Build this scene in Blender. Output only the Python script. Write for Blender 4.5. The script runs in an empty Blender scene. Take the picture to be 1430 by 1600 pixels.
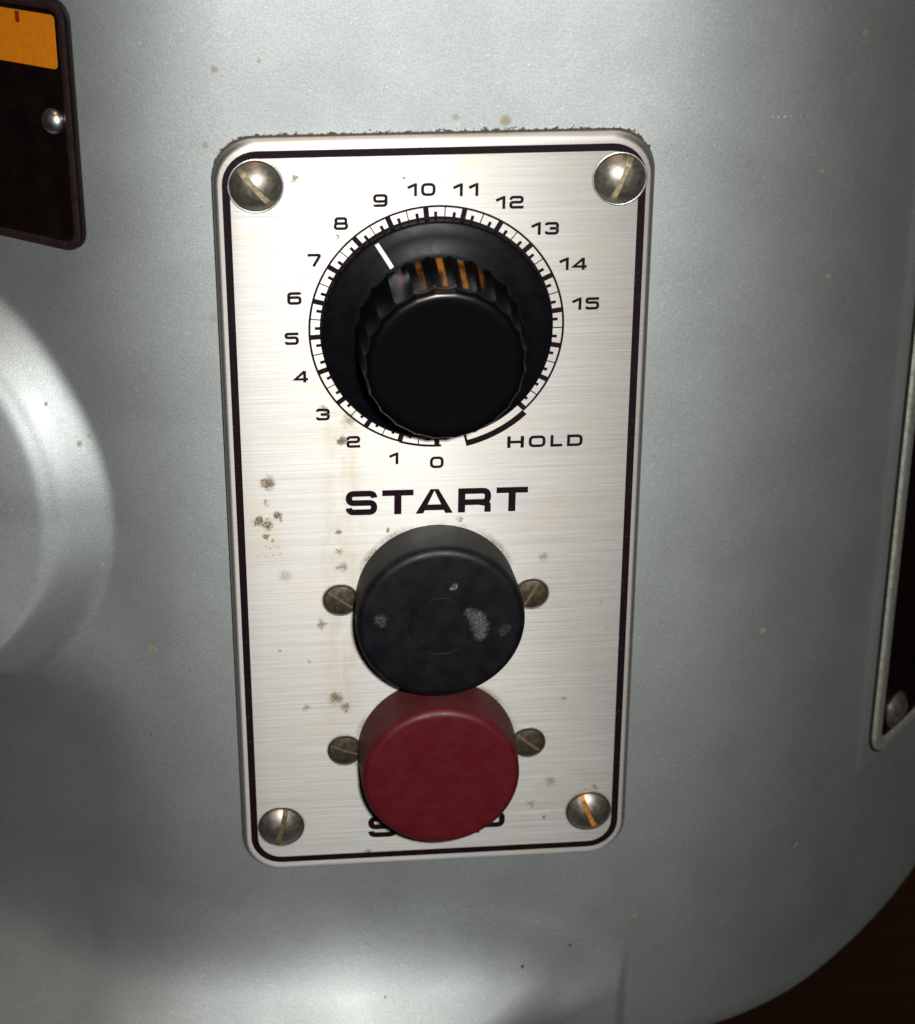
import bpy, bmesh, math, random
import numpy as np
from mathutils import Matrix, Vector
random.seed(7)
sc = bpy.context.scene
COL = sc.collection
MM = 0.001
# ------------------------------------------------------------------ camera
# plate frame: x to the right, u up, n out of the plate (mm).  world = (x, -n, u)
cam = bpy.data.cameras.new('camera')
camo = bpy.data.objects.new('camera', cam)
COL.objects.link(camo)
Mc = Matrix(((0.996, 0.037, -0.087), (0.005, 0.900, 0.437), (0.095, -0.435, 0.895)))
E = Matrix(((Mc[0][0], Mc[0][1], Mc[0][2]), (-Mc[2][0], -Mc[2][1], -Mc[2][2]), (Mc[1][0], Mc[1][1], Mc[1][2])))
camo.matrix_world = Matrix.Translation((-0.033458, -0.388928, 0.193490)) @ E.to_quaternion().to_matrix().to_4x4()
cam.sensor_fit = 'HORIZONTAL'
cam.sensor_width = 36
cam.lens = 36 * 3305 / 1430
cam.clip_start = 0.01
cam.clip_end = 20
cam.dof.use_dof = True
cam.dof.focus_distance = 0.425
cam.dof.aperture_fstop = 26
sc.camera = camo
# ------------------------------------------------------------------ world, lamps, exposure
w = bpy.data.worlds.new('World')
sc.world = w
w.use_nodes = True
bg = w.node_tree.nodes['Background']
bg.inputs['Color'].default_value = (1.0, 0.86, 0.72, 1)
bg.inputs['Strength'].default_value = 0.009
sc.view_settings.view_transform = 'Standard'
sc.view_settings.look = 'None'
sc.view_settings.exposure = 0
sc.view_settings.gamma = 1


def area(name, loc, target, size, size_y, power, color, spread=180):
    l = bpy.data.lights.new(name, 'AREA')
    l.shape = 'RECTANGLE'
    l.size = size
    l.size_y = size_y
    l.energy = power
    l.color = color
    l.spread = math.radians(spread)
    o = bpy.data.objects.new(name, l)
    o.location = loc
    o.rotation_euler = (Vector(target) - Vector(loc)).to_track_quat('-Z', 'Y').to_euler()
    COL.objects.link(o)
    return o


# the camera's own flash tube, a few centimetres beside the lens
area('camera_flash', (0.002, -0.400, 0.212), (0.0, 0, 0.012), 0.024, 0.012, 0.53, (1.0, 0.985, 0.965), 75)
# a dim incandescent room lamp high above and in front
area('room_lamp', (0.02, -0.30, 1.15), (0.0, 0.0, 0.03), 0.16, 0.16, 1.6, (1.0, 0.50, 0.16))


# ------------------------------------------------------------------ helpers
def W(x, u, n):
    return (x * MM, -n * MM, u * MM)


def empty(name, parent=None, loc=(0, 0, 0)):
    o = bpy.data.objects.new(name, None)
    o.empty_display_size = 0.01
    o.location = loc
    COL.objects.link(o)
    if parent:
        o.parent = parent
    return o


def mesh_obj(name, verts, faces, mat, parent=None, smooth=True, angle=35, label=None, mats=None, fmat=None):
    me = bpy.data.meshes.new(name)
    me.from_pydata(verts, [], faces)
    for m in (mats or [mat]):
        me.materials.append(m)
    if fmat:
        me.polygons.foreach_set('material_index', fmat)
    bm = bmesh.new()
    bm.from_mesh(me)
    bmesh.ops.recalc_face_normals(bm, faces=bm.faces)
    bm.to_mesh(me)
    bm.free()
    if smooth:
        me.polygons.foreach_set('use_smooth', [True] * len(me.polygons))
        me.set_sharp_from_angle(angle=math.radians(angle))
    o = bpy.data.objects.new(name, me)
    COL.objects.link(o)
    if parent:
        o.parent = parent
    if label:
        o['label'] = label
    return o


class MB:
    def __init__(s):
        s.v = []
        s.f = []

    def add(s, verts, faces):
        b = len(s.v)
        s.v += verts
        s.f += [tuple(i + b for i in f) for f in faces]


# ------------------------------------------------------------------ node helpers
def new_mat(name):
    m = bpy.data.materials.new(name)
    m.use_nodes = True
    nt = m.node_tree
    return m, nt, nt.nodes['Principled BSDF']


def N(nt, typ, **kw):
    n = nt.nodes.new(typ)
    for k, v in kw.items():
        setattr(n, k, v)
    return n


def math_n(nt, op, a, b=None, clamp=False):
    n = N(nt, 'ShaderNodeMath', operation=op, use_clamp=clamp)
    for i, v in enumerate((a, b)):
        if v is None:
            continue
        if isinstance(v, (int, float)):
            n.inputs[i].default_value = v
        else:
            nt.links.new(v, n.inputs[i])
    return n.outputs[0]


def noise(nt, vec, scale, detail=2, rough=0.5):
    n = N(nt, 'ShaderNodeTexNoise')
    n.inputs['Scale'].default_value = scale
    n.inputs['Detail'].default_value = detail
    n.inputs['Roughness'].default_value = rough
    nt.links.new(vec, n.inputs['Vector'])
    return n


def ramp(nt, val, lo, hi, a=0.0, b=1.0, smooth=True):
    n = N(nt, 'ShaderNodeMapRange', interpolation_type='SMOOTHSTEP' if smooth else 'LINEAR')
    nt.links.new(val, n.inputs['Value'])
    for k, v in (('From Min', lo), ('From Max', hi), ('To Min', a), ('To Max', b)):
        n.inputs[k].default_value = v
    return n.outputs['Result']


def mixc(nt, fac, a, b, mode='MIX'):
    n = N(nt, 'ShaderNodeMix', data_type='RGBA', blend_type=mode)
    for sock, v in ((n.inputs['Factor'], fac), (n.inputs['A'], a), (n.inputs['B'], b)):
        if isinstance(v, (int, float)):
            sock.default_value = v
        elif isinstance(v, tuple):
            sock.default_value = (*v, 1)
        else:
            nt.links.new(v, sock)
    return n.outputs['Result']


def obj_coord(nt):
    return N(nt, 'ShaderNodeTexCoord').outputs['Object']


def vmul(nt, vec, s):
    n = N(nt, 'ShaderNodeVectorMath', operation='MULTIPLY')
    nt.links.new(vec, n.inputs[0])
    n.inputs[1].default_value = s
    return n.outputs[0]


def blots(nt, coord, spots, warp=1.1, wscale=900, edge=0.35):
    """soft irregular dirt marks at given places on the x/z face (mm)"""
    nz = noise(nt, coord, wscale, 3, 0.65)
    c = N(nt, 'ShaderNodeVectorMath', operation='SUBTRACT')
    nt.links.new(nz.outputs['Color'], c.inputs[0])
    c.inputs[1].default_value = (.5, .5, .5)
    s = vmul(nt, c.outputs[0], (warp * 2 * MM, 0, warp * 2 * MM))
    flat = vmul(nt, coord, (1, 0, 1))
    a = N(nt, 'ShaderNodeVectorMath', operation='ADD')
    nt.links.new(flat, a.inputs[0])
    nt.links.new(s, a.inputs[1])
    out = None
    for (x, z, r, k) in spots:
        d = N(nt, 'ShaderNodeVectorMath', operation='DISTANCE')
        nt.links.new(a.outputs[0], d.inputs[0])
        d.inputs[1].default_value = (x * MM, 0, z * MM)
        m = ramp(nt, d.outputs['Value'], r * edge * MM, r * MM, k, 0)
        out = m if out is None else math_n(nt, 'MAXIMUM', out, m)
    return out


def bump(nt, height, strength, dist, normal=None):
    b = N(nt, 'ShaderNodeBump')
    b.inputs['Strength'].default_value = strength
    b.inputs['Distance'].default_value = dist
    nt.links.new(height, b.inputs['Height'])
    if normal:
        nt.links.new(normal, b.inputs['Normal'])
    return b.outputs['Normal']


# ------------------------------------------------------------------ materials
def silver_paint():
    m, nt, p = new_mat('silver_grey_paint')
    co = obj_coord(nt)
    flake = noise(nt, co, 2600, 1)
    cloud = noise(nt, co, 60, 3)
    f = ramp(nt, flake.outputs['Fac'], .25, .78, 0.87, 1.12, False)
    g = ramp(nt, cloud.outputs['Fac'], .3, .7, .95, 1.05)
    base = mixc(nt, 1.0, (.440, .473, .468), math_n(nt, 'MULTIPLY', f, g), 'MULTIPLY')
    # bright aluminium flakes, few and small
    sp = N(nt, 'ShaderNodeTexVoronoi')
    sp.inputs['Scale'].default_value = 900
    nt.links.new(co, sp.inputs['Vector'])
    sp_m = ramp(nt, sp.outputs['Distance'], .10, .22, 1, 0)
    sel = math_n(nt, 'GREATER_THAN', N_sep(nt, sp.outputs['Color']), .90)
    base = mixc(nt, math_n(nt, 'MULTIPLY', math_n(nt, 'MULTIPLY', sp_m, sel), .32), base, (.95, .97, .96))
    rust = blots(nt, co, [(-41.1, 95.9, .9, .6), (-59.7, -29, 1.2, .9), (-1.1, -102.4, 1.3, .55), (73.1, -32.7, 1.1, .55),
        (86.1, 97.2, .8, .9), (78.5, 70.6, .7, .5), (82.1, 47.7, .7, .6), (-59.5, 30.7, .7, .7), (48.7, -23.4, .7, .4),
        (66.4, 23.9, .8, .4), (-43.5, 46.8, 1.1, .5), (13.4, 85.0, 1.5, .6), (-43.4, 81.5, .8, .5), (46.1, -102.3, .9, .5),
        (-32.8, 97.3, .6, .4), (75.6, 74.3, .6, .3), (4, 86, .9, .4), (-78.3, 25.5, .6, .8), (-72, 17.5, .8, .6), (-70, 19, .6, .5)], .55, 1400)
    base = mixc(nt, rust, base, (.17, .10, .016))
    specks = blots(nt, co, [(20.1, -113.3, .55, 1), (31.2, -109.1, .5, 1), (-16.8, -126.6, .6, 1), (-61.3, -50.3, .4, .9),
        (49.1, -92.3, .4, .8), (-71.4, -61.1, .4, .8), (96.5, -98, .45, .6), (61.8, 74.4, .8, .35), (63, 75.4, .6, .25), (53.4, 54.2, .4, .5), (8, -97, .35, .8), (-12, -115.5, .35, .7)], .3, 1600, .5)
    base = mixc(nt, specks, base, (.03, .025, .02))
    # hand-wiped scuffs: thin pale scratches
    sc1 = noise(nt, vmul(nt, co, (9, 9, 160)), 10, 2)
    scr = ramp(nt, sc1.outputs['Fac'], .70, .78, 0, .16)
    base = mixc(nt, scr, base, (.75, .77, .76))
    pale = blots(nt, co, [(66.3, 83.3, .35, .5), (67.6, 83.1, .4, .7), (69, 83, .4, .6), (70.2, 82.9, .3, .4), (72.5, 82.6, .3, .3), (74, 82.5, .3, .3),
        (86.6, -95.6, .4, 1), (87.2, -95.1, .35, .9), (58.5, -61, .3, .6), (-69, -10, .3, .6), (20, -61, .25, .5), (77, 12, .3, .5)], .25, 1600, .4)
    base = mixc(nt, pale, base, (.9, .92, .88))
    # grease caked on plate's top edge, gap shade painted thin all round (rounded-box distance)
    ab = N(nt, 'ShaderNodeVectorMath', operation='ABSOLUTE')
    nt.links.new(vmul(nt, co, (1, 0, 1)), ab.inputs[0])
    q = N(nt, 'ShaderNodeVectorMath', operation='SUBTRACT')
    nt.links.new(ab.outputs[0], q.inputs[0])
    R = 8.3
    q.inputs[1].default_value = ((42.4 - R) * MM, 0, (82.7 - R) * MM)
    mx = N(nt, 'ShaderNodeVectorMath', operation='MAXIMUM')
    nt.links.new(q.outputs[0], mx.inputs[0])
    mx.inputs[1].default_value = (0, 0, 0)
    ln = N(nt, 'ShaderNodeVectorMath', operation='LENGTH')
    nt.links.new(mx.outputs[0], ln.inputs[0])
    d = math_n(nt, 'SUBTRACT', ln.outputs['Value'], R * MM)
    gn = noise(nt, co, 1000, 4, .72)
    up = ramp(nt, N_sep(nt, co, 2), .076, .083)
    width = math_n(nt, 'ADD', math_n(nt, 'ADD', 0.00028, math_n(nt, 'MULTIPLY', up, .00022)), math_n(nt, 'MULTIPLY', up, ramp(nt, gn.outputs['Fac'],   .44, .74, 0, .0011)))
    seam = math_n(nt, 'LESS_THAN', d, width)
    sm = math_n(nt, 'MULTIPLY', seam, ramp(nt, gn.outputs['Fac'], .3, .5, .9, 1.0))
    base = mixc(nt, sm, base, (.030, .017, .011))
    nt.links.new(base, p.inputs['Base Color'])
    dirt = math_n(nt, 'MAXIMUM', math_n(nt, 'MAXIMUM', rust, specks), sm, True)  # rust, specks and edge grease, plus the painted gap shade in sm
    nt.links.new(ramp(nt, dirt, 0, 1, PAINT['metal'], 0), p.inputs['Metallic'])
    p.inputs['Roughness'].default_value = PAINT['rough']
    p.inputs['Coat Weight'].default_value = PAINT['coat']
    p.inputs['Coat Roughness'].default_value = PAINT['coat_rough']
    peel = noise(nt, co, 420, 2)
    n1 = bump(nt, peel.outputs['Fac'], .25, .00006)
    n2 = bump(nt, flake.outputs['Fac'], .3, .00006, n1)
    nt.links.new(n2, p.inputs['Normal'])
    nt.links.new(n1, p.inputs['Coat Normal'])
    return m


def N_sep(nt, sock, i=0):
    s = N(nt, 'ShaderNodeSeparateXYZ')
    nt.links.new(sock, s.inputs[0])
    return s.outputs[i]


PAINT = dict(metal=.97, rough=.635, coat=.14, coat_rough=.24)


def brushed():
    m, nt, p = new_mat('brushed_aluminium')
    co = obj_coord(nt)
    st = noise(nt, vmul(nt, co, (24, 24, 2600)), 1.0, 4, .6)
    st2 = noise(nt, vmul(nt, co, (70, 70, 5200)), 1.0, 2, .6)
    cloud = noise(nt, vmul(nt, co, (1, 1, 1.6)), 70, 4, .6)
    f = ramp(nt, st.outputs['Fac'], .3, .7, .86, 1.10, False)
    base = mixc(nt, 1.0, (.435, .431, .410), f, 'MULTIPLY')
    base = mixc(nt, ramp(nt, cloud.outputs['Fac'], .45, .72, 0, .60), base, (.44, .405, .335))
    colm = ramp(nt, math_n(nt, 'ABSOLUTE', math_n(nt, 'ADD', N_sep(nt, co, 0), .0190)), .0010, .0065, 1, 0)
    drip = noise(nt, vmul(nt, co, (1, 1, .35)), 330, 4, .65)
    zr = math_n(nt, 'MULTIPLY', ramp(nt, N_sep(nt, co, 2), -.055, -.030), ramp(nt, N_sep(nt, co, 2), .036, .026))
    base = mixc(nt, math_n(nt, 'MULTIPLY', math_n(nt, 'MULTIPLY', colm, zr), ramp(nt, drip.outputs['Fac'], .30, .78, 0, .42)), base, (.30, .235, .12))
    P = [(-34.2, 11.8, 1.7, .8), (-36.2, 3.2, 1.3, .9), (-34.5, 2.4, 1.4, .9), (-32.3, 4.4, 1.1, .85), (-34.8, -.2, .9, .8), (-34.6, 7.5, .8, .35),
         (-20.2, .3, .7, .7), (-19.4, -7.8, 1.3, .5), (-20.1, -4.3, .9, .5), (-24, -21.2, 1.3, .5), (-21.4, -39.2, 1.7, .6), (-19.4, -41.7, 1.4, .6),
         (-27.6, -41.3, 1, .5), (-9.9, .2, .6, .9), (-26.9, 75.3, .8, .6), (-6.1, 74.8, .6, .6), (-18.9, 63.7, .5, .5), (-17.5, 25.2, 1.6, .4),
         (-18.9, 20.6, 1.3, .75), (-20.4, 38.4, .5, .4), (-22.6, 27.5, 1.0, .45), (34.1, -71.8, .5, .8), (35.3, -65.1, .7, .6), (33.2, -66, .5, .5),
         (25.3, -62.9, 1.4, .4), (21.2, -68.5, 1.1, .45), (-15.1, -79.1, .9, .6), (5.1, 2.2, .7, .5), (35.1, -18.6, .5, .4), (36.7, -24.8, .5, .7),
         (27.6, -41.7, .5, .5), (22.6, -7.4, 1.1, .4), (-31.3, -9.5, 1.6, .25), (11, -68, .6, .5), (-27, -30, .5, .4), (24.0, -72.5, .4, .8), (-33, -27, .4, .7)]
    grime = blots(nt, co, [(a, b, c * 1.25, min(1, d * 1.3)) for a, b, c, d in P], 1.5, 800, .1)
    # fine speckled corrosion, thicker in the patch under the two marks on the left
    spk = noise(nt, co, 1300, 3, .7)
    patch = blots(nt, co, [(-33.7, -3.0, 6.5, 1.0), (-36.0, -4.5, 5.0, .8), (-20, -6, 9, .45), (-21, -41, 7, .7), (31, -66, 9, .5), (-19, 24, 8, .4)], 3.0, 250, .1)
    thr = math_n(nt, 'SUBTRACT', .74, math_n(nt, 'MULTIPLY', patch, .15))
    pit = math_n(nt, 'MULTIPLY', math_n(nt, 'GREATER_THAN', spk.outputs['Fac'], thr), .62)
    base = mixc(nt, math_n(nt, 'MULTIPLY', patch, .22), base, (.36, .31, .21))
    brk = noise(nt, co, 2200, 3, .7)
    grime = math_n(nt, 'MULTIPLY', grime, ramp(nt, brk.outputs['Fac'], .36, .52, .25, 1.25), True)
    # dirt packed round the foot of every screw and button
    for (rx, rz, rad, wd, k) in RINGS:
        dd = N(nt, 'ShaderNodeVectorMath', operation='DISTANCE')
        nt.links.new(vmul(nt, co, (1, 0, 1)), dd.inputs[0])
        dd.inputs[1].default_value = (rx * MM, 0, rz * MM)
        rg = math_n(nt, 'MULTIPLY', ramp(nt, dd.outputs['Value'], rad * MM, (rad + wd) * MM, k, 0), ramp(nt, cloud.outputs['Fac'], .38, .62))
        grime = math_n(nt, 'MAXIMUM', grime, math_n(nt, 'MULTIPLY', rg, ramp(nt, brk.outputs['Fac'], .35, .6, .2, 1)))
    dirt = math_n(nt, 'MAXIMUM', grime, pit)
    gcol = mixc(nt, noise(nt, co, 700, 2).outputs['Fac'], (.045, .030, .013), (.17, .105, .035))
    base = mixc(nt, dirt, base, gcol)
    nt.links.new(base, p.inputs['Base Color'])
    nt.links.new(ramp(nt, dirt, 0, 1, PLATE['metal'], .1), p.inputs['Metallic'])
    nt.links.new(ramp(nt, st2.outputs['Fac'], .3, .7, PLATE['rough'] - .05, PLATE['rough'] + .05), p.inputs['Roughness'])
    p.inputs['Anisotropic'].default_value = PLATE['aniso']
    tg = N(nt, 'ShaderNodeCombineXYZ')
    tg.inputs[0].default_value = 1.0
    nt.links.new(tg.outputs[0], p.inputs['Tangent'])
    p.inputs['Anisotropic Rotation'].default_value = PLATE['rot']
    n1 = bump(nt, st.outputs['Fac'], .35, .00006)
    n1 = bump(nt, spk.outputs['Fac'], .12, .00005, n1)
    nt.links.new(n1, p.inputs['Normal'])
    return m


RINGS = [(.1, -15.85, 17.1, 1.5, .9), (.2, -53.0, 17.1, 1.5, .9), (-34.3, 73.9, 5.0, .9, .7), (35.5, 73.7, 5.0, .9, .7), (-34, -71.3, 4.7, 1.1, .9), (34, -71.2, 4.7, 1.2, .9),
         (-19.9, -15.6, 3.4, 1.0, .9), (20.2, -15.9, 3.3, .9, .8), (-19.7, -52.4, 3.4, 1.0, .9), (20.2, -52.6, 3.3, .9, .8)]
PLATE = dict(metal=.92, rough=.56, aniso=.74, rot=0.25)


def simple(name, col, rough, metal=0.0, nscale=900, namp=.15, bumpd=.00003, coat=0, spec=.5):
    m, nt, p = new_mat(name)
    co = obj_coord(nt)
    nz = noise(nt, co, nscale, 4, .6)
    f = ramp(nt, nz.outputs['Fac'], .25, .75, 1 - namp, 1 + namp)
    nt.links.new(mixc(nt, 1.0, col, f, 'MULTIPLY'), p.inputs['Base Color'])
    nt.links.new(ramp(nt, nz.outputs['Fac'], .25, .75, rough * .9, min(1, rough * 1.1)), p.inputs['Roughness'])
    p.inputs['Metallic'].default_value = metal
    p.inputs['Coat Weight'].default_value = coat
    p.inputs['Specular IOR Level'].default_value = spec
    nt.links.new(bump(nt, nz.outputs['Fac'], .3, bumpd), p.inputs['Normal'])
    return m


def rubber(name, col, dust, marks, amount, rough, side, spec):
    """moulded rubber with dust caught in it and worn pale marks at given spots (mm, local x/z)"""
    m, nt, p = new_mat(name)
    co = obj_coord(nt)
    nz = noise(nt, co, 260, 5, .65)
    fine = noise(nt, co, 2500, 2, .6)
    base = mixc(nt, ramp(nt, nz.outputs['Fac'], .42, .75, 0, amount), col, dust)
    # dust clings to the side wall, the thumbed face is cleaner
    wall = ramp(nt, N_sep(nt, co, 1), -.0118, -.0098, 0, 1)
    base = mixc(nt, math_n(nt, 'MULTIPLY', wall, ramp(nt, nz.outputs['Fac'], .3, .7, .45, 1)), base, side)
    p.inputs['Specular IOR Level'].default_value = spec
    if marks:
        mk = blots(nt, co, marks, 1.3, 600)
        mk = math_n(nt, 'MULTIPLY', mk, ramp(nt, fine.outputs['Fac'], .35, .6, .25, 1))
        base = mixc(nt, mk, base, (.15, .145, .14))
    nt.links.new(base, p.inputs['Base Color'])
    nt.links.new(ramp(nt, nz.outputs['Fac'], .3, .7, rough - .06, rough + .08), p.inputs['Roughness'])
    nt.links.new(bump(nt, fine.outputs['Fac'], .25, .00004), p.inputs['Normal'])
    return m


M_paint = silver_paint()
M_brushed = brushed()
M_ink, nt, p = new_mat('plum_black_ink')
co = obj_coord(nt)
wear = math_n(nt, 'MULTIPLY', ramp(nt, noise(nt, co, 1900, 3, .7).outputs['Fac'], .60, .70), ramp(nt, noise(nt, co, 160, 2).outputs['Fac'], .45, .65))
nt.links.new(mixc(nt, math_n(nt, 'MULTIPLY', wear, .28), (.0075, .0025, .0045), (.30, .28, .25)), p.inputs['Base Color'])
p.inputs['Roughness'].default_value = .5
p.inputs['Specular IOR Level'].default_value = .12
M_black_plastic = simple('black_phenolic', (.0022, .0023, .0030), .40, 0, 500, .2, .000004, 0, .09)
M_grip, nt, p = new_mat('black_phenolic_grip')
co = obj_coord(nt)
sx = N(nt, 'ShaderNodeSeparateXYZ')
nt.links.new(co, sx.inputs[0])
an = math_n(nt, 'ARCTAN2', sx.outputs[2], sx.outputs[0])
# warm lamp reflection painted as amber down the middle of each flute
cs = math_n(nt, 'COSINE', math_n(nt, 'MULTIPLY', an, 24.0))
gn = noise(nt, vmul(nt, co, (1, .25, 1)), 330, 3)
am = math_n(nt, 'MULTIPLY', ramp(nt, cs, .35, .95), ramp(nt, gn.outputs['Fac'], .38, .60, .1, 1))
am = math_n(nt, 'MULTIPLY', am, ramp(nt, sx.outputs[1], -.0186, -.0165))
# the painted glow is kept to the upper side of the grip
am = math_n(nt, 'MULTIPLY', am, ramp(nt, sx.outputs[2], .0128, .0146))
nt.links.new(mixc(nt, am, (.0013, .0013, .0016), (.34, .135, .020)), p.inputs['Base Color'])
p.inputs['Roughness'].default_value = .27
p.inputs['Specular IOR Level'].default_value = .24
M_white = simple('white_paint_line', (.62, .66, .72), .5, 0, 1500, .12)
M_nickel = simple('tarnished_nickel', (.27, .248, .212), .45, .92, 900, .22, .00004)
M_slot = simple('tarnished_slot', (.30, .245, .15), .55, .7, 1400, .3)
M_slot_dark = simple('grimy_slot', (.10, .070, .030), .7, .1, 1400, .3)
M_rust = simple('rusty_slot', (.42, .17, .02), .6, .3, 1600, .35)
M_dull = simple('dull_brass_head', (.20, .165, .115), .40, .9, 900, .3, .00005)
M_bright = simple('bare_metal_lip', (.62, .62, .59), .36, 1.0, 900, .1)
M_black_rubber = rubber('black_rubber', (.0020, .0023, .0038), (.0042, .0042, .0055), [(6.2, 2.6, 1.8, .5), (7.3, 1.2, 2.2, .55), (8.0, -.8, 2.4, .5), (8.0, -2.4, 1.8, .45), (2.46, 8.9, .9, .9), (-12.4, 1.8, 1.8, .32), (12.4, -2.0, 1.3, .14), (13.4, -1.2, 1.2, .12)], .35, .5, (.028, .026, .024), .28)
M_red_rubber = rubber('dark_red_rubber', (.068, .0030, .0050), (.070, .0045, .0062), None, .3, .5, (.070, .016, .015), .35)
M_brown = simple('dark_brown_enamel', (.0045, .0026, .0022), .30, 0, 200, .3, .00003, 0, .28)
M_brown_rim = simple('brown_rim', (.022, .012, .012), .40, .2, 700, .3, .00004)
M_orange = simple('orange_print', (.50, .150, .0015), .5, 0, 800, .06)
M_redmark = simple('dark_red_print', (.16, .016, .004), .5, 0, 800, .1)
M_side_rim = simple('aluminium_rim', (.42, .43, .37), .55, .75, 900, .15)
M_gap_shade = simple('gap_shade', (.010, .008, .004), .7, 0, 1500, .4, .00003, 0, .2)  # near-black that stands in for the shade inside narrow gaps
M_floor, nt, p = new_mat('dark_brown_floor')
co = obj_coord(nt)
nz = noise(nt, vmul(nt, co, (3, 30, 3)), 2.0, 5, .6)
nt.links.new(mixc(nt, nz.outputs['Fac'], (.022, .010, .0045), (.12, .052, .020)), p.inputs['Base Color'])
p.inputs['Roughness'].default_value = .5

# ------------------------------------------------------------------ housing geometry
L0, RL, YL = -38.0, 60.0, math.radians(37)
R0, RR, YR = 36.0, 94.0, math.radians(42)
# flare of the foot: slope angle grows with the distance below the column
_T = np.arange(0, 120, .25)
def soft_table(xs, ys, width):
    x = np.arange(-420, 420, 1.0)
    y = np.interp(x, xs, ys)
    k = np.exp(-(np.arange(-30, 31) / width) ** 2)
    return x, np.convolve(np.pad(y, 30, 'edge'), k / k.sum(), 'valid')


_CAP = soft_table([-400, 0, 12, 24, 34, 46], [13.0, 17.0, 11.0, 4.6, 1.6, .8], 6.0)
# plan of the foot: broad on the left, falling back on the right
_WIDE = soft_table([-400, -115, -70, -45, -17, 5, 25, 43, 60], [1.6, 1.6, 1.15, .95, 1.0, .93, .80, .62, .5], 12.0)
_Z0 = soft_table([-400, -110, -60, -20, 10, 25, 35, 45, 60], [-90, -90, -88.5, -88, -89.6, -93.5, -99, -106, -114], 9.0)
_FIL = np.concatenate([[0], np.cumsum(np.tan(np.radians(np.minimum(36 * (_T[1:] / 26.4) ** 1.6, 37))) * .25)])


def heading(s):
    """yaw of the housing's outward normal at arc length s (mm)"""
    if s < L0:
        a = (L0 - s) / RL
        if a > YL:
            a = YL + max(0, (-178 - s)) / 40.0
        return -min(a, math.pi / 2)
    if s > R0:
        a = (s - R0) / RR
        if a > YR:
            a = YR + (s - R0 - RR * YR) / 260.0 + max(0, s - 205) / 45.0
        return min(a, math.pi / 2)
    return 0.0


DS = 0.25
_S = np.arange(-320, 400 + DS, DS)
_H = np.array([heading(s) for s in _S])
_X = np.concatenate([[0], np.cumsum(np.cos((_H[1:] + _H[:-1]) / 2) * DS)])
_Nn = np.concatenate([[0], np.cumsum(-np.sin((_H[1:] + _H[:-1]) / 2) * DS)])
i0 = np.argmin(abs(_S))
_X -= _X[i0]
_Nn -= _Nn[i0] + 2.0      # the housing face lies 2 mm behind the plate's front


def curve(s):
    return np.interp(s, _S, _X), np.interp(s, _S, _Nn), np.interp(s, _S, _H)


def sstep(a, b, x):
    t = np.clip((x - a) / (b - a), 0, 1)
    return t * t * (3 - 2 * t)


def smin(a, b, k):
    k = np.maximum(k, 1e-6)
    h = np.maximum(k - abs(a - b), 0) / k
    return np.minimum(a, b) - h * h * k / 4


BOSS = (-116.0, 2.0)


def boss(s, z):
    ds, dz = s - BOSS[0], z - BOSS[1]
    rho = np.hypot(ds, dz)
    low = np.clip(-dz / np.maximum(rho, 1e-6), 0, 1) ** 1.5      # steeper and higher on the underside
    h = (8.5 + 6.0 * low) * sstep(49.5, 37.5 + 6 * low, rho)
    h += 0.16 * np.exp(-((rho - 40.5) / 1.5) ** 2) - 0.14 * np.exp(-((rho - 43.3) / 1.2) ** 2)
    h += 10.0 * (1 - np.clip(rho / 40.0, 0, 1) ** 2)
    # the wall leans in beneath the boss
    h += 5.0 * np.exp(-((z + 34) / 17.0) ** 2) * sstep(-58, -92, s)
    return h


def disp(s, z):
    Z0 = np.interp(s, *_Z0)
    t = np.clip(Z0 - z, 0, None)
    fil = np.interp(t, _T, _FIL)
    cap = np.interp(s, *_CAP) * (1 - sstep(42.5, 45.0, s))
    wide = np.interp(s, *_WIDE)
    fil, cap = fil * wide, cap * np.maximum(wide, 1)
    fil = fil - 2.6 * (1 - np.exp(-((s + 17) / 28.0) ** 2)) * sstep(8, 32, t) * (1 - sstep(30, 43, s))
    d = smin(fil, cap, np.minimum(3.2, cap))
    d = d + boss(s, z)
    # low pad under the side plate on the right
    qx = np.maximum(abs(s - 149.5) - 34.5, 0)
    qz = np.maximum(abs(z - 2.3) - 86.5, 0)
    d = d + 0.6 * sstep(4.2, 0.6, np.hypot(qx, qz))
    return d


def surf(s, z, off=0.0):
    x, n, h = curve(s)
    d = disp(s, z) + off
    return x + np.sin(h) * d, z, n + np.cos(h) * d


root = empty('stand_mixer')
root['label'] = 'silver-grey painted mixer column with brushed metal timer plate and black and red push buttons'
root['category'] = 'mixer'

s_l = np.concatenate([np.arange(-310, -168, 5.0), np.arange(-168, -128, 2.0), np.arange(-128, 150, 0.6), np.arange(150, 390, 5.0)])
z_l = np.concatenate([np.arange(235, 120, -3.0), np.arange(120, -135.9, -0.6)])
SS, ZZ = np.meshgrid(s_l, z_l)
X, Z, Y = surf(SS, ZZ)
rows = [(X, Z, Y)]
hx, hn, hh = curve(s_l)
zb = -137.4
db = disp(s_l, np.full_like(s_l, zb))
for a in np.linspace(10, 90, 9):
    a = math.radians(a)
    dd = db - 5 * (1 - math.cos(a))
    rows.append(((hx + np.sin(hh) * dd)[None], np.full((1, len(s_l)), zb - 5 * math.sin(a)), (hn + np.cos(hh) * dd)[None]))
dd = db - 30
rows.append(((hx + np.sin(hh) * dd)[None], np.full((1, len(s_l)), zb - 5.0), (hn + np.cos(hh) * dd)[None]))
VX = np.concatenate([r[0] for r in rows])
VZ = np.concatenate([r[1] for r in rows])
VN = np.concatenate([r[2] for r in rows])
nr, nc = VX.shape
V = np.stack([VX, -VN, VZ], -1).reshape(-1, 3) * MM
idx = np.arange(nr * nc).reshape(nr, nc)
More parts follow.
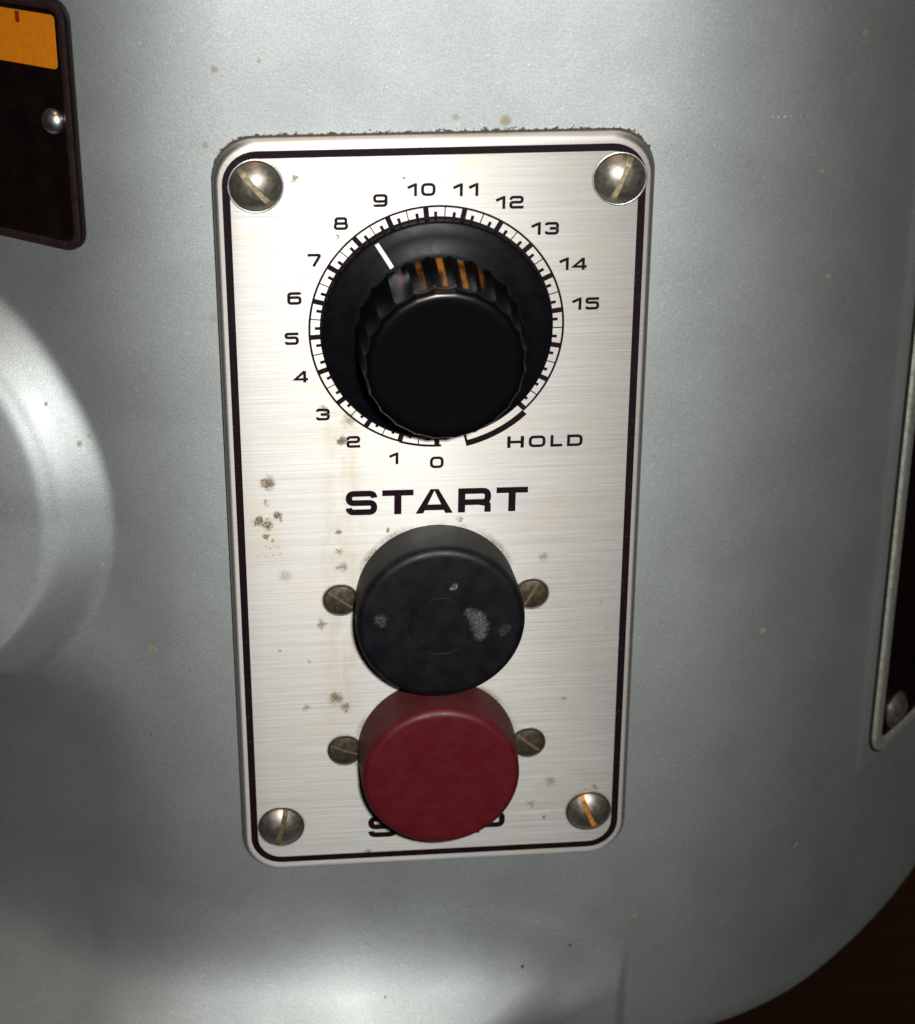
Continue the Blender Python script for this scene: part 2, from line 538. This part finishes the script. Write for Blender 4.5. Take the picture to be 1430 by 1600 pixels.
F = np.stack([idx[:-1, :-1], idx[1:, :-1], idx[1:, 1:], idx[:-1, 1:]], -1).reshape(-1, 4)
Fb = np.stack([idx[:-1, -1], idx[1:, -1], idx[1:, 0], idx[:-1, 0]], -1).reshape(-1, 4)   # straight back wall
F = np.concatenate([F, Fb])
me = bpy.data.meshes.new('housing')
me.from_pydata(V.tolist(), [], F.tolist() + [idx[0, ::-1].tolist()])
me.materials.append(M_paint)
me.polygons.foreach_set('use_smooth', [True] * len(me.polygons))
me.set_sharp_from_angle(angle=math.radians(50))
housing = bpy.data.objects.new('housing', me)
COL.objects.link(housing)
housing.parent = root


# ------------------------------------------------------------------ plates: rounded-rectangle lofts
def rr(hw, hh, r, n=8, side=6):
    r = max(min(r, hw - .01, hh - .01), .05)
    pts = []
    for cx, cz, a0 in ((hw - r, hh - r, 0), (-hw + r, hh - r, 90), (-hw + r, -hh + r, 180), (hw - r, -hh + r, 270)):
        arc = [(cx + r * math.cos(math.radians(a0 + 90 * i / n)), cz + r * math.sin(math.radians(a0 + 90 * i / n))) for i in range(n + 1)]
        if pts:
            p0, p1 = pts[-1], arc[0]
            pts += [(p0[0] + (p1[0] - p0[0]) * k / side, p0[1] + (p1[1] - p0[1]) * k / side) for k in range(1, side)]
        pts += arc
    p0, p1 = pts[-1], pts[0]
    pts += [(p0[0] + (p1[0] - p0[0]) * k / side, p0[1] + (p1[1] - p0[1]) * k / side) for k in range(1, side)]
    return pts


def loft(hw, hh, r, prof, place, cap=True, back=False):
    """prof: list of (inset, height). place(x, z, h) -> world coordinates"""
    mb = MB()
    loops = []
    for ins, h in prof:
        L = rr(hw - ins, hh - ins, r - ins)
        b = len(mb.v)
        mb.v += [place(x, z, h) for x, z in L]
        loops.append(list(range(b, b + len(L))))
    for a, b in zip(loops, loops[1:]):
        k = len(a)
        mb.f += [(a[i], a[(i + 1) % k], b[(i + 1) % k], b[i]) for i in range(k)]
    if cap:
        mb.f.append(tuple(loops[-1]))
    if back:
        mb.f.append(tuple(reversed(loops[0])))
    return mb


flat = lambda x, z, h: W(x, z, h)
mb = loft(42.4, 82.7, 8.3, [(0, -2.3), (0, -1.0), (.12, -.62), (.38, -.25), (.75, -.05), (1.1, 0)], flat, back=True)
plate = mesh_obj('control_plate', mb.v, mb.f, M_brushed, root, angle=60, label='brushed aluminium control plate with timer scale and START and STOP lettering')
mb = loft(40.65, 80.75, 6.7, [(0, .03), (1.5, .03)], flat, cap=False)
mesh_obj('border_line', mb.v, mb.f, M_ink, plate, smooth=False)


# ------------------------------------------------------------------ print: stroke lettering
def fillet(pts, r, closed=False, n=5):
    out = []
    k = len(pts)
    for i, p in enumerate(pts):
        if not closed and i in (0, k - 1):
            out.append(p)
            continue
        a, b = pts[i - 1], pts[(i + 1) % k]
        va, vb = Vector((a[0] - p[0], a[1] - p[1])), Vector((b[0] - p[0], b[1] - p[1]))
        la, lb = va.length, vb.length
        ang = va.angle(vb)
        lim_a = la * (.5 if (closed or i > 1) else 1)
        lim_b = lb * (.5 if (closed or i < k - 2) else 1)
        d = min(r / math.tan(ang / 2), lim_a, lim_b)
        p1 = Vector(p) + va.normalized() * d
        p2 = Vector(p) + vb.normalized() * d
        for j in range(n + 1):
            t = j / n
            q = p1 * (1 - t) ** 2 + Vector(p) * 2 * t * (1 - t) + p2 * t * t
            out.append((q.x, q.y))
    return out


def strip(path, t, closed=False):
    q = [path[0]]
    for a in path[1:]:
        if math.hypot(a[0] - q[-1][0], a[1] - q[-1][1]) > 1e-4:
            q.append(a)
    if closed and math.hypot(q[0][0] - q[-1][0], q[0][1] - q[-1][1]) < 1e-4:
        q.pop()
    path = q
    k = len(path)
    Lf, Rt = [], []
    for i, p in enumerate(path):
        pv = path[i - 1] if (closed or i > 0) else None
        nx = path[(i + 1) % k] if (closed or i < k - 1) else None
        p = Vector(p)
        d1 = (p - Vector(pv)).normalized() if pv is not None else None
        d2 = (Vector(nx) - p).normalized() if nx is not None else None
        d1 = d1 or d2
        d2 = d2 or d1
        n1, n2 = Vector((-d1.y, d1.x)), Vector((-d2.y, d2.x))
        m = (n1 + n2)
        m = m.normalized() if m.length > 1e-6 else n1
        sc_ = min(1 / max(m.dot(n1), .35), 2.2)
        Lf.append(p + m * t / 2 * sc_)
        Rt.append(p - m * t / 2 * sc_)
    v = [(q.x, q.y) for q in Lf] + [(q.x, q.y) for q in Rt]
    f = [(i, i + 1, k + i + 1, k + i) for i in range(k - 1)]
    if closed:
        f.append((k - 1, 0, k, 2 * k - 1))
    return v, f


def glyph(ch, w, h, t):
    x0, x1, y0, y1, ym = t / 2, w - t / 2, t / 2, h - t / 2, h / 2
    r = .30 * h
    S = []   # (points, radius, closed)
    if ch in '0O':
        S = [([(x0, y0), (x1, y0), (x1, y1), (x0, y1)], r, True)]
    elif ch == '1':
        S = [([(x1, 0), (x1, h)], 0, False), ([(0.02 * w, .64 * h), (x1 - .45 * t, y1 - .02 * h)], 0, False)]
    elif ch == '2':
        S = [([(x0, .68 * h), (x0, y1), (x1, y1), (x1, ym), (x0, ym), (x0, y0), (w, y0)], .22 * h, False)]
    elif ch == '3':
        S = [([(x0, .74 * h), (x0, y1), (x1, y1), (x1, ym + .02 * h)], .2 * h, False), ([(x1, ym), (x1, y0), (x0, y0), (x0, .28 * h)], .2 * h, False), ([(.35 * w, ym), (x1 - t * .3, ym)], 0, False)]
    elif ch == '4':
        xs = .76 * w
        S = [([(xs, 0), (xs, h - t * .2)], 0, False), ([(xs, h - t * .4), (x0 * .9, .27 * h), (w, .27 * h)], 0, False)]
    elif ch == '5':
        S = [([(w - t * .1, y1), (x0, y1), (x0, .58 * h), (x1, .58 * h), (x1, y0), (x0, y0), (x0, .26 * h)], .2 * h, False)]
    elif ch == '6':
        S = [([(x1, .80 * h), (x1, y1), (x0, y1), (x0, .45 * h)], .22 * h, False), ([(x0, y0), (x1, y0), (x1, .57 * h), (x0, .57 * h)], .2 * h, True)]
    elif ch == '9':
        S = [([(x0, .20 * h), (x0, y0), (x1, y0), (x1, .55 * h)], .22 * h, False), ([(x0, .43 * h), (x1, .43 * h), (x1, y1), (x0, y1)], .2 * h, True)]
    elif ch == '7':
        S = [([(0, y1), (x1 - .02 * w, y1), (.40 * w, 0)], .1 * h, False)]
    elif ch == '8':
        S = [([(x0, y0), (x1, y0), (x1, ym), (x0, ym)], .18 * h, True), ([(x0 + .05 * w, ym), (x1 - .05 * w, ym), (x1 - .05 * w, y1), (x0 + .05 * w, y1)], .18 * h, True)]
    elif ch == 'H':
        S = [([(x0, 0), (x0, h)], 0, False), ([(x1, 0), (x1, h)], 0, False), ([(x0, ym), (x1, ym)], 0, False)]
    elif ch == 'L':
        S = [([(x0, h), (x0, y0), (w, y0)], 0, False)]
    elif ch == 'D':
        S = [([(x0, y0), (x1, y0), (x1, y1), (x0, y1)], 0, True)]
    elif ch == 'S':
        S = [([(x1, .70 * h), (x1, y1), (x0, y1), (x0, ym), (x1, ym), (x1, y0), (x0, y0), (x0, .30 * h)], .19 * h, False)]
    elif ch == 'T':
        S = [([(0, y1), (w, y1)], 0, False), ([(w / 2, 0), (w / 2, y1)], 0, False)]
    elif ch == 'A':
        S = [([(.22 * w, .245 * h), (.78 * w, .245 * h)], 0, False)]
    elif ch == 'R':
        S = [([(x0, 0), (x0, h)], 0, False), ([(x0, y1), (x1, y1), (x1, .42 * h), (x0, .42 * h)], .2 * h, False), ([(.62 * w, .42 * h), (x1, .36 * h), (x1, 0)], .12 * h, False)]
    elif ch == 'P':
        S = [([(x0, 0), (x0, h)], 0, False), ([(x0, y1), (x1, y1), (x1, .36 * h), (x0, .36 * h)], .2 * h, False)]
    mb = MB()
    if ch == 'A':
        for k, sg in ((0, 1), (1, -1)):
            q = [(0, 0), (1.2 * t, 0), (w / 2 + .12 * t, h), (w / 2 - .62 * t, h)]
            mb.add([((x if sg > 0 else w - x), y, .036 + .004 * k) for x, y in q], [(0, 1, 2, 3)])
    for j, (pts, rad, cl) in enumerate(S):
        if ch == 'D':
            pth = [(x0, y0)] + fillet([(x0, y0), (x1, y0), (x1, y1), (x0, y1)], r, False)[1:-1] + [(x0, y1)]
            cl = True
        else:
            pth = fillet(pts, rad, cl) if rad else pts
        tt = t * (1.12 if ch in 'HTRPL' and not rad and len(pts) == 2 and pts[0][0] == pts[1][0] else 1.0)
        v, f = strip(pth, tt, cl)
        mb.add([(x, y, .030 + .004 * j) for x, y in v], f)
    return mb


def text(name, chars, cx, cz, h, t, tilt=0.0, label=None):
    """chars: list of (glyph, x offset from the left, width); centred on cx, cz"""
    mb = MB()
    tot = max(x + w_ for _, x, w_ in chars)
    c, s = math.cos(tilt), math.sin(tilt)
    for ch, x, w_ in chars:
        g = glyph(ch, w_, h, t)
        vv = []
        for (px, py, n) in g.v:
            a, b = px + x - tot / 2, py - h / 2
            vv.append(W(cx + a * c - b * s, cz + a * s + b * c, n))
        mb.add(vv, g.f)
    return mesh_obj(name, mb.v, mb.f, M_ink, plate, smooth=False, label=label)


CX, CZ = 0.2, 44.1
NUM = {0: (0.19, 15.17), 1: (-8.53, 16.37), 2: (-16.67, 20.33), 3: (-22.65, 26.53), 4: (-26.77, 34.85), 5: (-28.36, 42.88), 6: (-27.6, 51.23),
       7: (-23.44, 58.94), 8: (-18.27, 66.15), 9: (-10.65, 70.54), 10: (-2.76, 72.5), 11: (5.74, 72.28), 12: (14.25, 69.56), 13: (21.23, 64.13),
       14: (26.9, 56.79), 15: (29.66, 48.44)}
for k, (x, z) in NUM.items():
    chs, off = [], 0
    for c in str(k):
        wd = 1.85 if c == '1' else 2.8
        chs.append((c, off, wd))
        off += wd + (.75 if str(k) != '11' else 1.15)
    text('numeral', chs, x, z, 2.6, .58, -0.008, 'numeral %d of the timer scale' % k)
text('lettering', [('H', 0, 3.35), ('O', 4.35, 3.45), ('L', 8.8, 2.45), ('D', 12.2, 3.2)], 22.25, 19.05, 2.6, .62, -0.006, 'word HOLD in small capitals')
text('lettering', [('S', 0, 6.45), ('T', 7.45, 6.4), ('A', 14.3, 7.7), ('R', 23.1, 6.7), ('T', 30.9, 6.5)], .25, 6.45, 5.5, 1.32, -0.012, 'word START in heavy capitals')
text('lettering', [('S', 0, 6.45), ('T', 7.4, 6.4), ('O', 14.8, 7.2), ('P', 23.3, 7.0)], .2, -72.75, 5.5, 1.32, -0.008, 'word STOP mostly hidden by the red button')

# timer scale
mb = MB()


def arc_strip(r0, r1, a0, a1, n, h):
    v, f = [], []
    for i in range(n + 1):
        a = math.radians(a0 + (a1 - a0) * i / n)
        for r in (r0, r1):
            v.append(W(CX + r * math.sin(a), CZ + r * math.cos(a), h))
    f = [(2 * i, 2 * i + 1, 2 * i + 3, 2 * i + 2) for i in range(n)]
    mb.add(v, f)


def tick(a, r0, r1, wd, h):
    a = math.radians(a)
    d, nrm = (math.sin(a), math.cos(a)), (math.cos(a), -math.sin(a))
    v = [W(CX + d[0] * r + nrm[0] * q, CZ + d[1] * r + nrm[1] * q, h) for r, q in ((r0, -wd / 2), (r0, wd / 2), (r1, wd / 2), (r1, -wd / 2))]
    mb.add(v, [(0, 1, 2, 3)])


arc_strip(24.85, 25.28, -162.5, 136, 150, .030)
arc_strip(21.6, 23.05, -182, 168, 150, .030)
arc_strip(24.95, 25.45, -182, -162.5, 14, .032)
arc_strip(24.95, 26.25, 136.2, 166.5, 22, .034)
for k in range(0, 19):
    a = -180 + 17.5 * k
    tick(a, 22, 25.1, 1.05, .040)
    if k < 18:
        tick(a + 8.75, 22, 25.1, .22, .036)
        for q in (4.375, 13.125):
            tick(a + q, 22, 24.0, .62, .036)
tick(166.2, 22, 26.25, .5, .040)
mesh_obj('timer_scale', mb.v, mb.f, M_ink, plate, smooth=False)


# ------------------------------------------------------------------ lathes
def lathe(prof, cx, cz, n=72, rfun=None, cap_first=False):
    """prof: list of (r, height) outwards along n. rfun(angle, r, h) -> radius"""
    mb = MB()
    for r, h in prof:
        for i in range(n):
            a = 2 * math.pi * i / n
            q = rfun(a, r, h) if rfun else r
            mb.v.append((q * math.cos(a) * MM, -h * MM, q * math.sin(a) * MM))
    for j in range(len(prof) - 1):
        mb.f += [(j * n + i, j * n + (i + 1) % n, (j + 1) * n + (i + 1) % n, (j + 1) * n + i) for i in range(n)]
    if prof[-1][0] > 1e-6:
        mb.f.append(tuple((len(prof) - 1) * n + i for i in range(n)))
    if cap_first:
        mb.f.append(tuple(reversed(range(n))))
    return mb


def at(o, x, u, n=0):
    o.location = W(x, u, n)
    return o


def round_edge(r, h, rad, n=5, a0=0, a1=90):
    return [(r - rad + rad * math.cos(math.radians(a0 + (a1 - a0) * i / n)), h - rad + rad * math.sin(math.radians(a0 + (a1 - a0) * i / n))) for i in range(n + 1)]


# timer knob: skirt, fluted grip, pointer line
knob = empty('timer_knob', root, W(CX, CZ, 0))
knob['label'] = 'black timer knob with fluted grip, white pointer line near 8'
SK0, SK1 = 22.75, 17.3
mb = lathe([(21.5, .5), (22.6, .5), (SK0, .9), (SK0, 2.0), (22.65, 2.3), (22.3, 2.5), (20, 2.9), (SK1 + .6, 3.3), (SK1, 3.6), (16.2, 3.9), (0.5, 3.9)], 0, 0, 96)
mesh_obj('skirt', mb.v, mb.f, M_black_plastic, knob, angle=50)
NF = 24


def flute(a, r, h):
    fade = min(1, max(0, (20.0 - h) / 2.2)) * min(1, max(0, (r - 11) / 3))
    u = (a * NF / (2 * math.pi) + .5) % 1.0
    scallop = abs(math.sin(math.pi * u)) ** .75      # 0 at ribs, 1 in the flutes
    return r - .6 * scallop * fade


gp = [(16.5, 3.85), (16.45, 6), (16.2, 10), (15.9, 14.5), (15.65, 17.6)]
gp += [(15.6 - 2.1 + 2.1 * math.cos(math.radians(x)), 18.0 + 2.1 * math.sin(math.radians(x))) for x in (0, 15, 30, 45, 60, 75, 90)]
gp += [(12.3, 20.1), (11.0, 20.0), (8, 19.95), (4, 19.9), (.5, 19.9)]
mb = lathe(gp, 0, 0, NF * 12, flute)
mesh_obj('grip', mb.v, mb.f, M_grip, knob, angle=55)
# pointer on the sloping skirt
pa = math.radians(-32.4)
v, f = [], []
for i, (r, h) in enumerate(((22.05, 2.62), (20.0, 2.97), (18.0, 3.33), (16.75, 3.85))):
    for q in (-.42, .42):
        v.append(W(math.sin(pa) * r + math.cos(pa) * q, math.cos(pa) * r - math.sin(pa) * q, h))
f = [(2 * i, 2 * i + 1, 2 * i + 3, 2 * i + 2) for i in range(3)]
mesh_obj('pointer_line', v, f, M_white, knob, smooth=False)

# push buttons
bp = [(16.9, -.1), (17.1, 3), (17.35, 7), (17.4, 9.6)]
bp += round_edge(17.4, 12.2, 1.9, 7)[1:]
bp += [(12, 12.28), (6.75, 12.3), (6.6, 12.12), (6.35, 12.12), (6.2, 12.3), (3, 12.32), (.3, 12.32)]
mb = lathe(bp, 0, 0, 96)
b1 = at(mesh_obj('start_button', mb.v, mb.f, M_black_rubber, root, angle=40, label='black rubber push button under the word START, dusty with a pale scuff'), .1, -15.85)
bp = [(17.2, -.1), (17.1, 3), (16.95, 7), (16.8, 9.6)]
bp += round_edge(16.75, 12.2, 1.7, 7)[1:]
bp += [(12, 12.1), (6, 12.0), (.3, 12.0)]
mb = lathe(bp, 0, 0, 96)
b2 = at(mesh_obj('stop_button', mb.v, mb.f, M_red_rubber, root, angle=40, label='dark red rubber push button over the word STOP'), .2, -53.0)


# ------------------------------------------------------------------ slotted screws
def slotted(r, hgt, slot_w, slot_d, rim, ang, nu=28, nv=14):
    """domed head with a real slot cut across it; heights over the local plane"""
    Rs = (r * r + hgt * hgt) / (2 * hgt)
    dome = lambda q: math.sqrt(max(Rs * Rs - q * q, 0)) - (Rs - hgt) + rim
    hw = slot_w / 2
    vs = [-r + (r - hw) * i / nv for i in range(nv + 1)]
    vs = [-r * math.sin(math.pi / 2 * (1 - i / nv)) for i in range(nv + 1)]
    vs = [q for q in vs if q < -hw - .05] + [-hw]
    seq = [(q, False) for q in vs] + [(-hw, True), (0, True), (hw, True)] + [(-q, False) for q in reversed(vs)]
    mb = MB()
    c, s = math.cos(ang), math.sin(ang)
    fm = []
    for v, cut in seq:
        L = math.sqrt(max(r * r - v * v, 1e-6))
        for i in range(nu + 1):
            u = -L * math.cos(math.pi * i / nu)
            h = dome(math.hypot(u, v))
            if cut:
                h = min(h, rim + hgt - slot_d)
                if math.hypot(u, v) > r - .02:
                    h = rim * .2
            mb.v.append(((u * c - v * s) * MM, -h * MM, (u * s + v * c) * MM))
    k = nu + 1
    for j in range(len(seq) - 1):
        slot = seq[j][1] and seq[j + 1][1]
        for i in range(nu):
            mb.f.append((j * k + i, j * k + i + 1, (j + 1) * k + i + 1, (j + 1) * k + i))
            fm.append(1 if slot else 0)
    n = 56
    b = len(mb.v)
    for h in (rim, -.4):
        for i in range(n):
            a = 2 * math.pi * i / n
            mb.v.append((r * math.cos(a) * MM, -h * MM, r * math.sin(a) * MM))
    for i in range(n):
        mb.f.append((b + i, b + (i + 1) % n, b + n + (i + 1) % n, b + n + i))
        fm.append(0)
    return mb, fm


def torus(r, m, h, n=56, k=8, squash=1.0):
    mb = MB()
    for i in range(n):
        a = 2 * math.pi * i / n
        for j in range(k):
            b = 2 * math.pi * j / k
            q = r + m * math.cos(b)
            mb.v.append((q * math.cos(a) * MM, -(h + m * math.sin(b) * squash) * MM, q * math.sin(a) * MM))
    for i in range(n):
        for j in range(k):
            mb.f.append((i * k + j, ((i + 1) % n) * k + j, ((i + 1) % n) * k + (j + 1) % k, i * k + (j + 1) % k))
    return mb


def put_screw(name, x, u, r, hgt, ang, slot_mat, head, label, rim=.25, sw=1.15, sd=1.1, lip=True):
    mb, fm = slotted(r, hgt, sw, sd, rim, ang)
    o = at(mesh_obj(name, mb.v, mb.f, None, root, angle=38, label=label, mats=[head, slot_mat], fmat=fm), x, u)
    if lip:
        t = torus(r + .30, .20, .03, squash=.7)
        g = torus(r + .03, .13, .06, squash=.8)
        mesh_obj('gap_shade_ring', g.v, g.f, M_gap_shade, o)  # dark ring in place of the shaded gap round the head
        mesh_obj('countersink_lip', t.v, t.f, M_bright, o)
    return o


put_screw('corner_screw', -34.3, 73.9, 4.85, 2.3, math.radians(-50), M_slot, M_nickel, 'domed slotted screw in the upper left corner of the plate, slot slanting down right')
put_screw('corner_screw', 35.5, 73.7, 4.85, 2.3, math.radians(67), M_slot, M_nickel, 'domed slotted screw in the upper right corner of the plate, slot slanting up right')
put_screw('corner_screw', -34.0, -71.3, 4.6, 1.9, math.radians(76), M_slot_dark, M_nickel, 'domed slotted screw in the lower left corner of the plate, slot nearly upright')
put_screw('corner_screw', 34.0, -71.2, 4.6, 1.9, math.radians(-68), M_rust, M_nickel, 'domed slotted screw in the lower right corner of the plate with rusty orange slot')
put_screw('switch_screw', -19.9, -15.6, 3.3, .35, math.radians(-38), M_slot_dark, M_dull, 'small flat slotted screw left of the black button', .03, .55, .26)
put_screw('switch_screw', 20.2, -15.9, 3.2, .35, math.radians(60), M_slot_dark, M_dull, 'small flat slotted screw right of the black button', .03, .55, .26)
put_screw('switch_screw', -19.7, -52.4, 3.3, .35, math.radians(-22), M_slot_dark, M_dull, 'small flat slotted screw left of the red button', .03, .5, .26)
put_screw('switch_screw', 20.2, -52.6, 3.3, .35, math.radians(-40), M_slot_dark, M_dull, 'small flat slotted screw right of the red button', .03, .7, .26)

# ------------------------------------------------------------------ left name plate: flat, on the turned face
psi = YL
cw, sw_ = math.cos(psi), math.sin(psi)
TX, TN = curve(-77.0)[0], curve(-77.0)[1]


def left_place(cxl, czl):
    def f(x, z, h):
        a = x + cxl            # along the face, 0 at the tangent point, + to the right
        hh = h + 1.0
        return W(TX + a * cw - sw_ * hh, z + czl, TN + a * sw_ + cw * hh)
    return f


NP_R = 8.6           # right edge, mm from the tangent point
pl = left_place(NP_R - 30, 83.1)
mb = loft(30, 24.4, 4.0, [(0, -1.2), (0, -.2), (.25, .25), (.7, .4), (1.6, .4), (2.0, .12), (2.4, .05), (8, .05)], pl, back=True)
np_ = mesh_obj('name_plate', mb.v, mb.f, M_brown, root, angle=40, label='dark brown name plate with an orange panel and a silver rivet')
mb = loft(29.85, 24.25, 3.85, [(0, .42), (.5, .62), (1.2, .62), (1.7, .42)], pl, cap=False)
mesh_obj('raised_rim', mb.v, mb.f, M_brown_rim, np_, angle=60)
op = left_place(NP_R - 2.9 - 25, 83.1 + 24.4 - 2.9 - 5.1)
mb = loft(25, 5.1, .9, [(0, .05), (0, .12), (.05, .14)], op)
panel = mesh_obj('orange_panel', mb.v, mb.f, M_orange, np_, smooth=False)
mk = left_place(NP_R - 12.0, 83.1 + 24.4 - 4.2)
mb = loft(.55, 1.1, .3, [(0, .145), (.05, .16)], mk)
mesh_obj('printed_mark', mb.v, mb.f, M_redmark, panel, smooth=False)
rp = []
for i in range(9):
    a = math.radians(90 * i / 8)
    rp.append((2.5 * math.cos(a), 1.7 * math.sin(a)))
rv = lathe([(2.5, -.2)] + rp[:-1], 0, 0, 40)
rvo = mesh_obj('rivet', rv.v, rv.f, M_bright, np_, angle=60)
ra = NP_R - 5.2
rvo.location = left_place(0, 0)(ra, 84.2, .05)
rvo.rotation_euler = (0, 0, -psi)

# ------------------------------------------------------------------ right side plate: follows the round column
SPC, SPZ, SPW, SPH = 149.5, 2.3, 33.2, 85.0


def side_place(x, z, h):
    a, b, c = surf(np.float64(SPC + x), np.float64(SPZ + z), h + .25)
    return W(float(a), float(b), float(c))


mb = loft(SPW, SPH, 6.5, [(0, -.4), (0, .7), (.3, 1.15), (.8, 1.3), (3.0, 1.3), (3.5, 1.0), (3.7, .7)], side_place, cap=False)
sp = mesh_obj('side_plate', mb.v, mb.f, M_side_rim, root, angle=50, label='dark plate with raised silver rim on the right side of the column')
mb = loft(SPW + .45, SPH + .45, 6.9, [(0, -.3), (0, .35), (1.2, .4)], side_place, cap=False)
mesh_obj('seam_shade', mb.v, mb.f, M_gap_shade, sp, angle=50)  # dark strip added as the shaded seam between rim and pad
mb = loft(SPW - 3.6, SPH - 3.6, 2.9, [(0, .7), (5, .7), (10, .7), (15, .7), (20, .7), (25, .7), (30, .7)], side_place)
mesh_obj('dark_panel', mb.v, mb.f, M_brown, sp, angle=40)
mb, fm = slotted(4.6, 2.0, 1.1, 1.0, .3, math.radians(25))
ps = mesh_obj('side_plate_screw', mb.v, mb.f, None, sp, angle=38, mats=[M_nickel, M_slot])
ss, sz = SPC - SPW + 10.6, SPZ - SPH + 9.0
ps.location = side_place(ss - SPC, sz - SPZ, .7)
ps.rotation_euler = (0, 0, heading(ss))

# ------------------------------------------------------------------ floor far below
mb = MB()
mb.add([(-3, -3, 0), (3, -3, 0), (3, 3, 0), (-3, 3, 0)], [(0, 1, 2, 3)])
fl = mesh_obj('floor', mb.v, mb.f, M_floor, None, smooth=False)
fl.location = (0, 0, -.62)
fl['kind'] = 'structure'
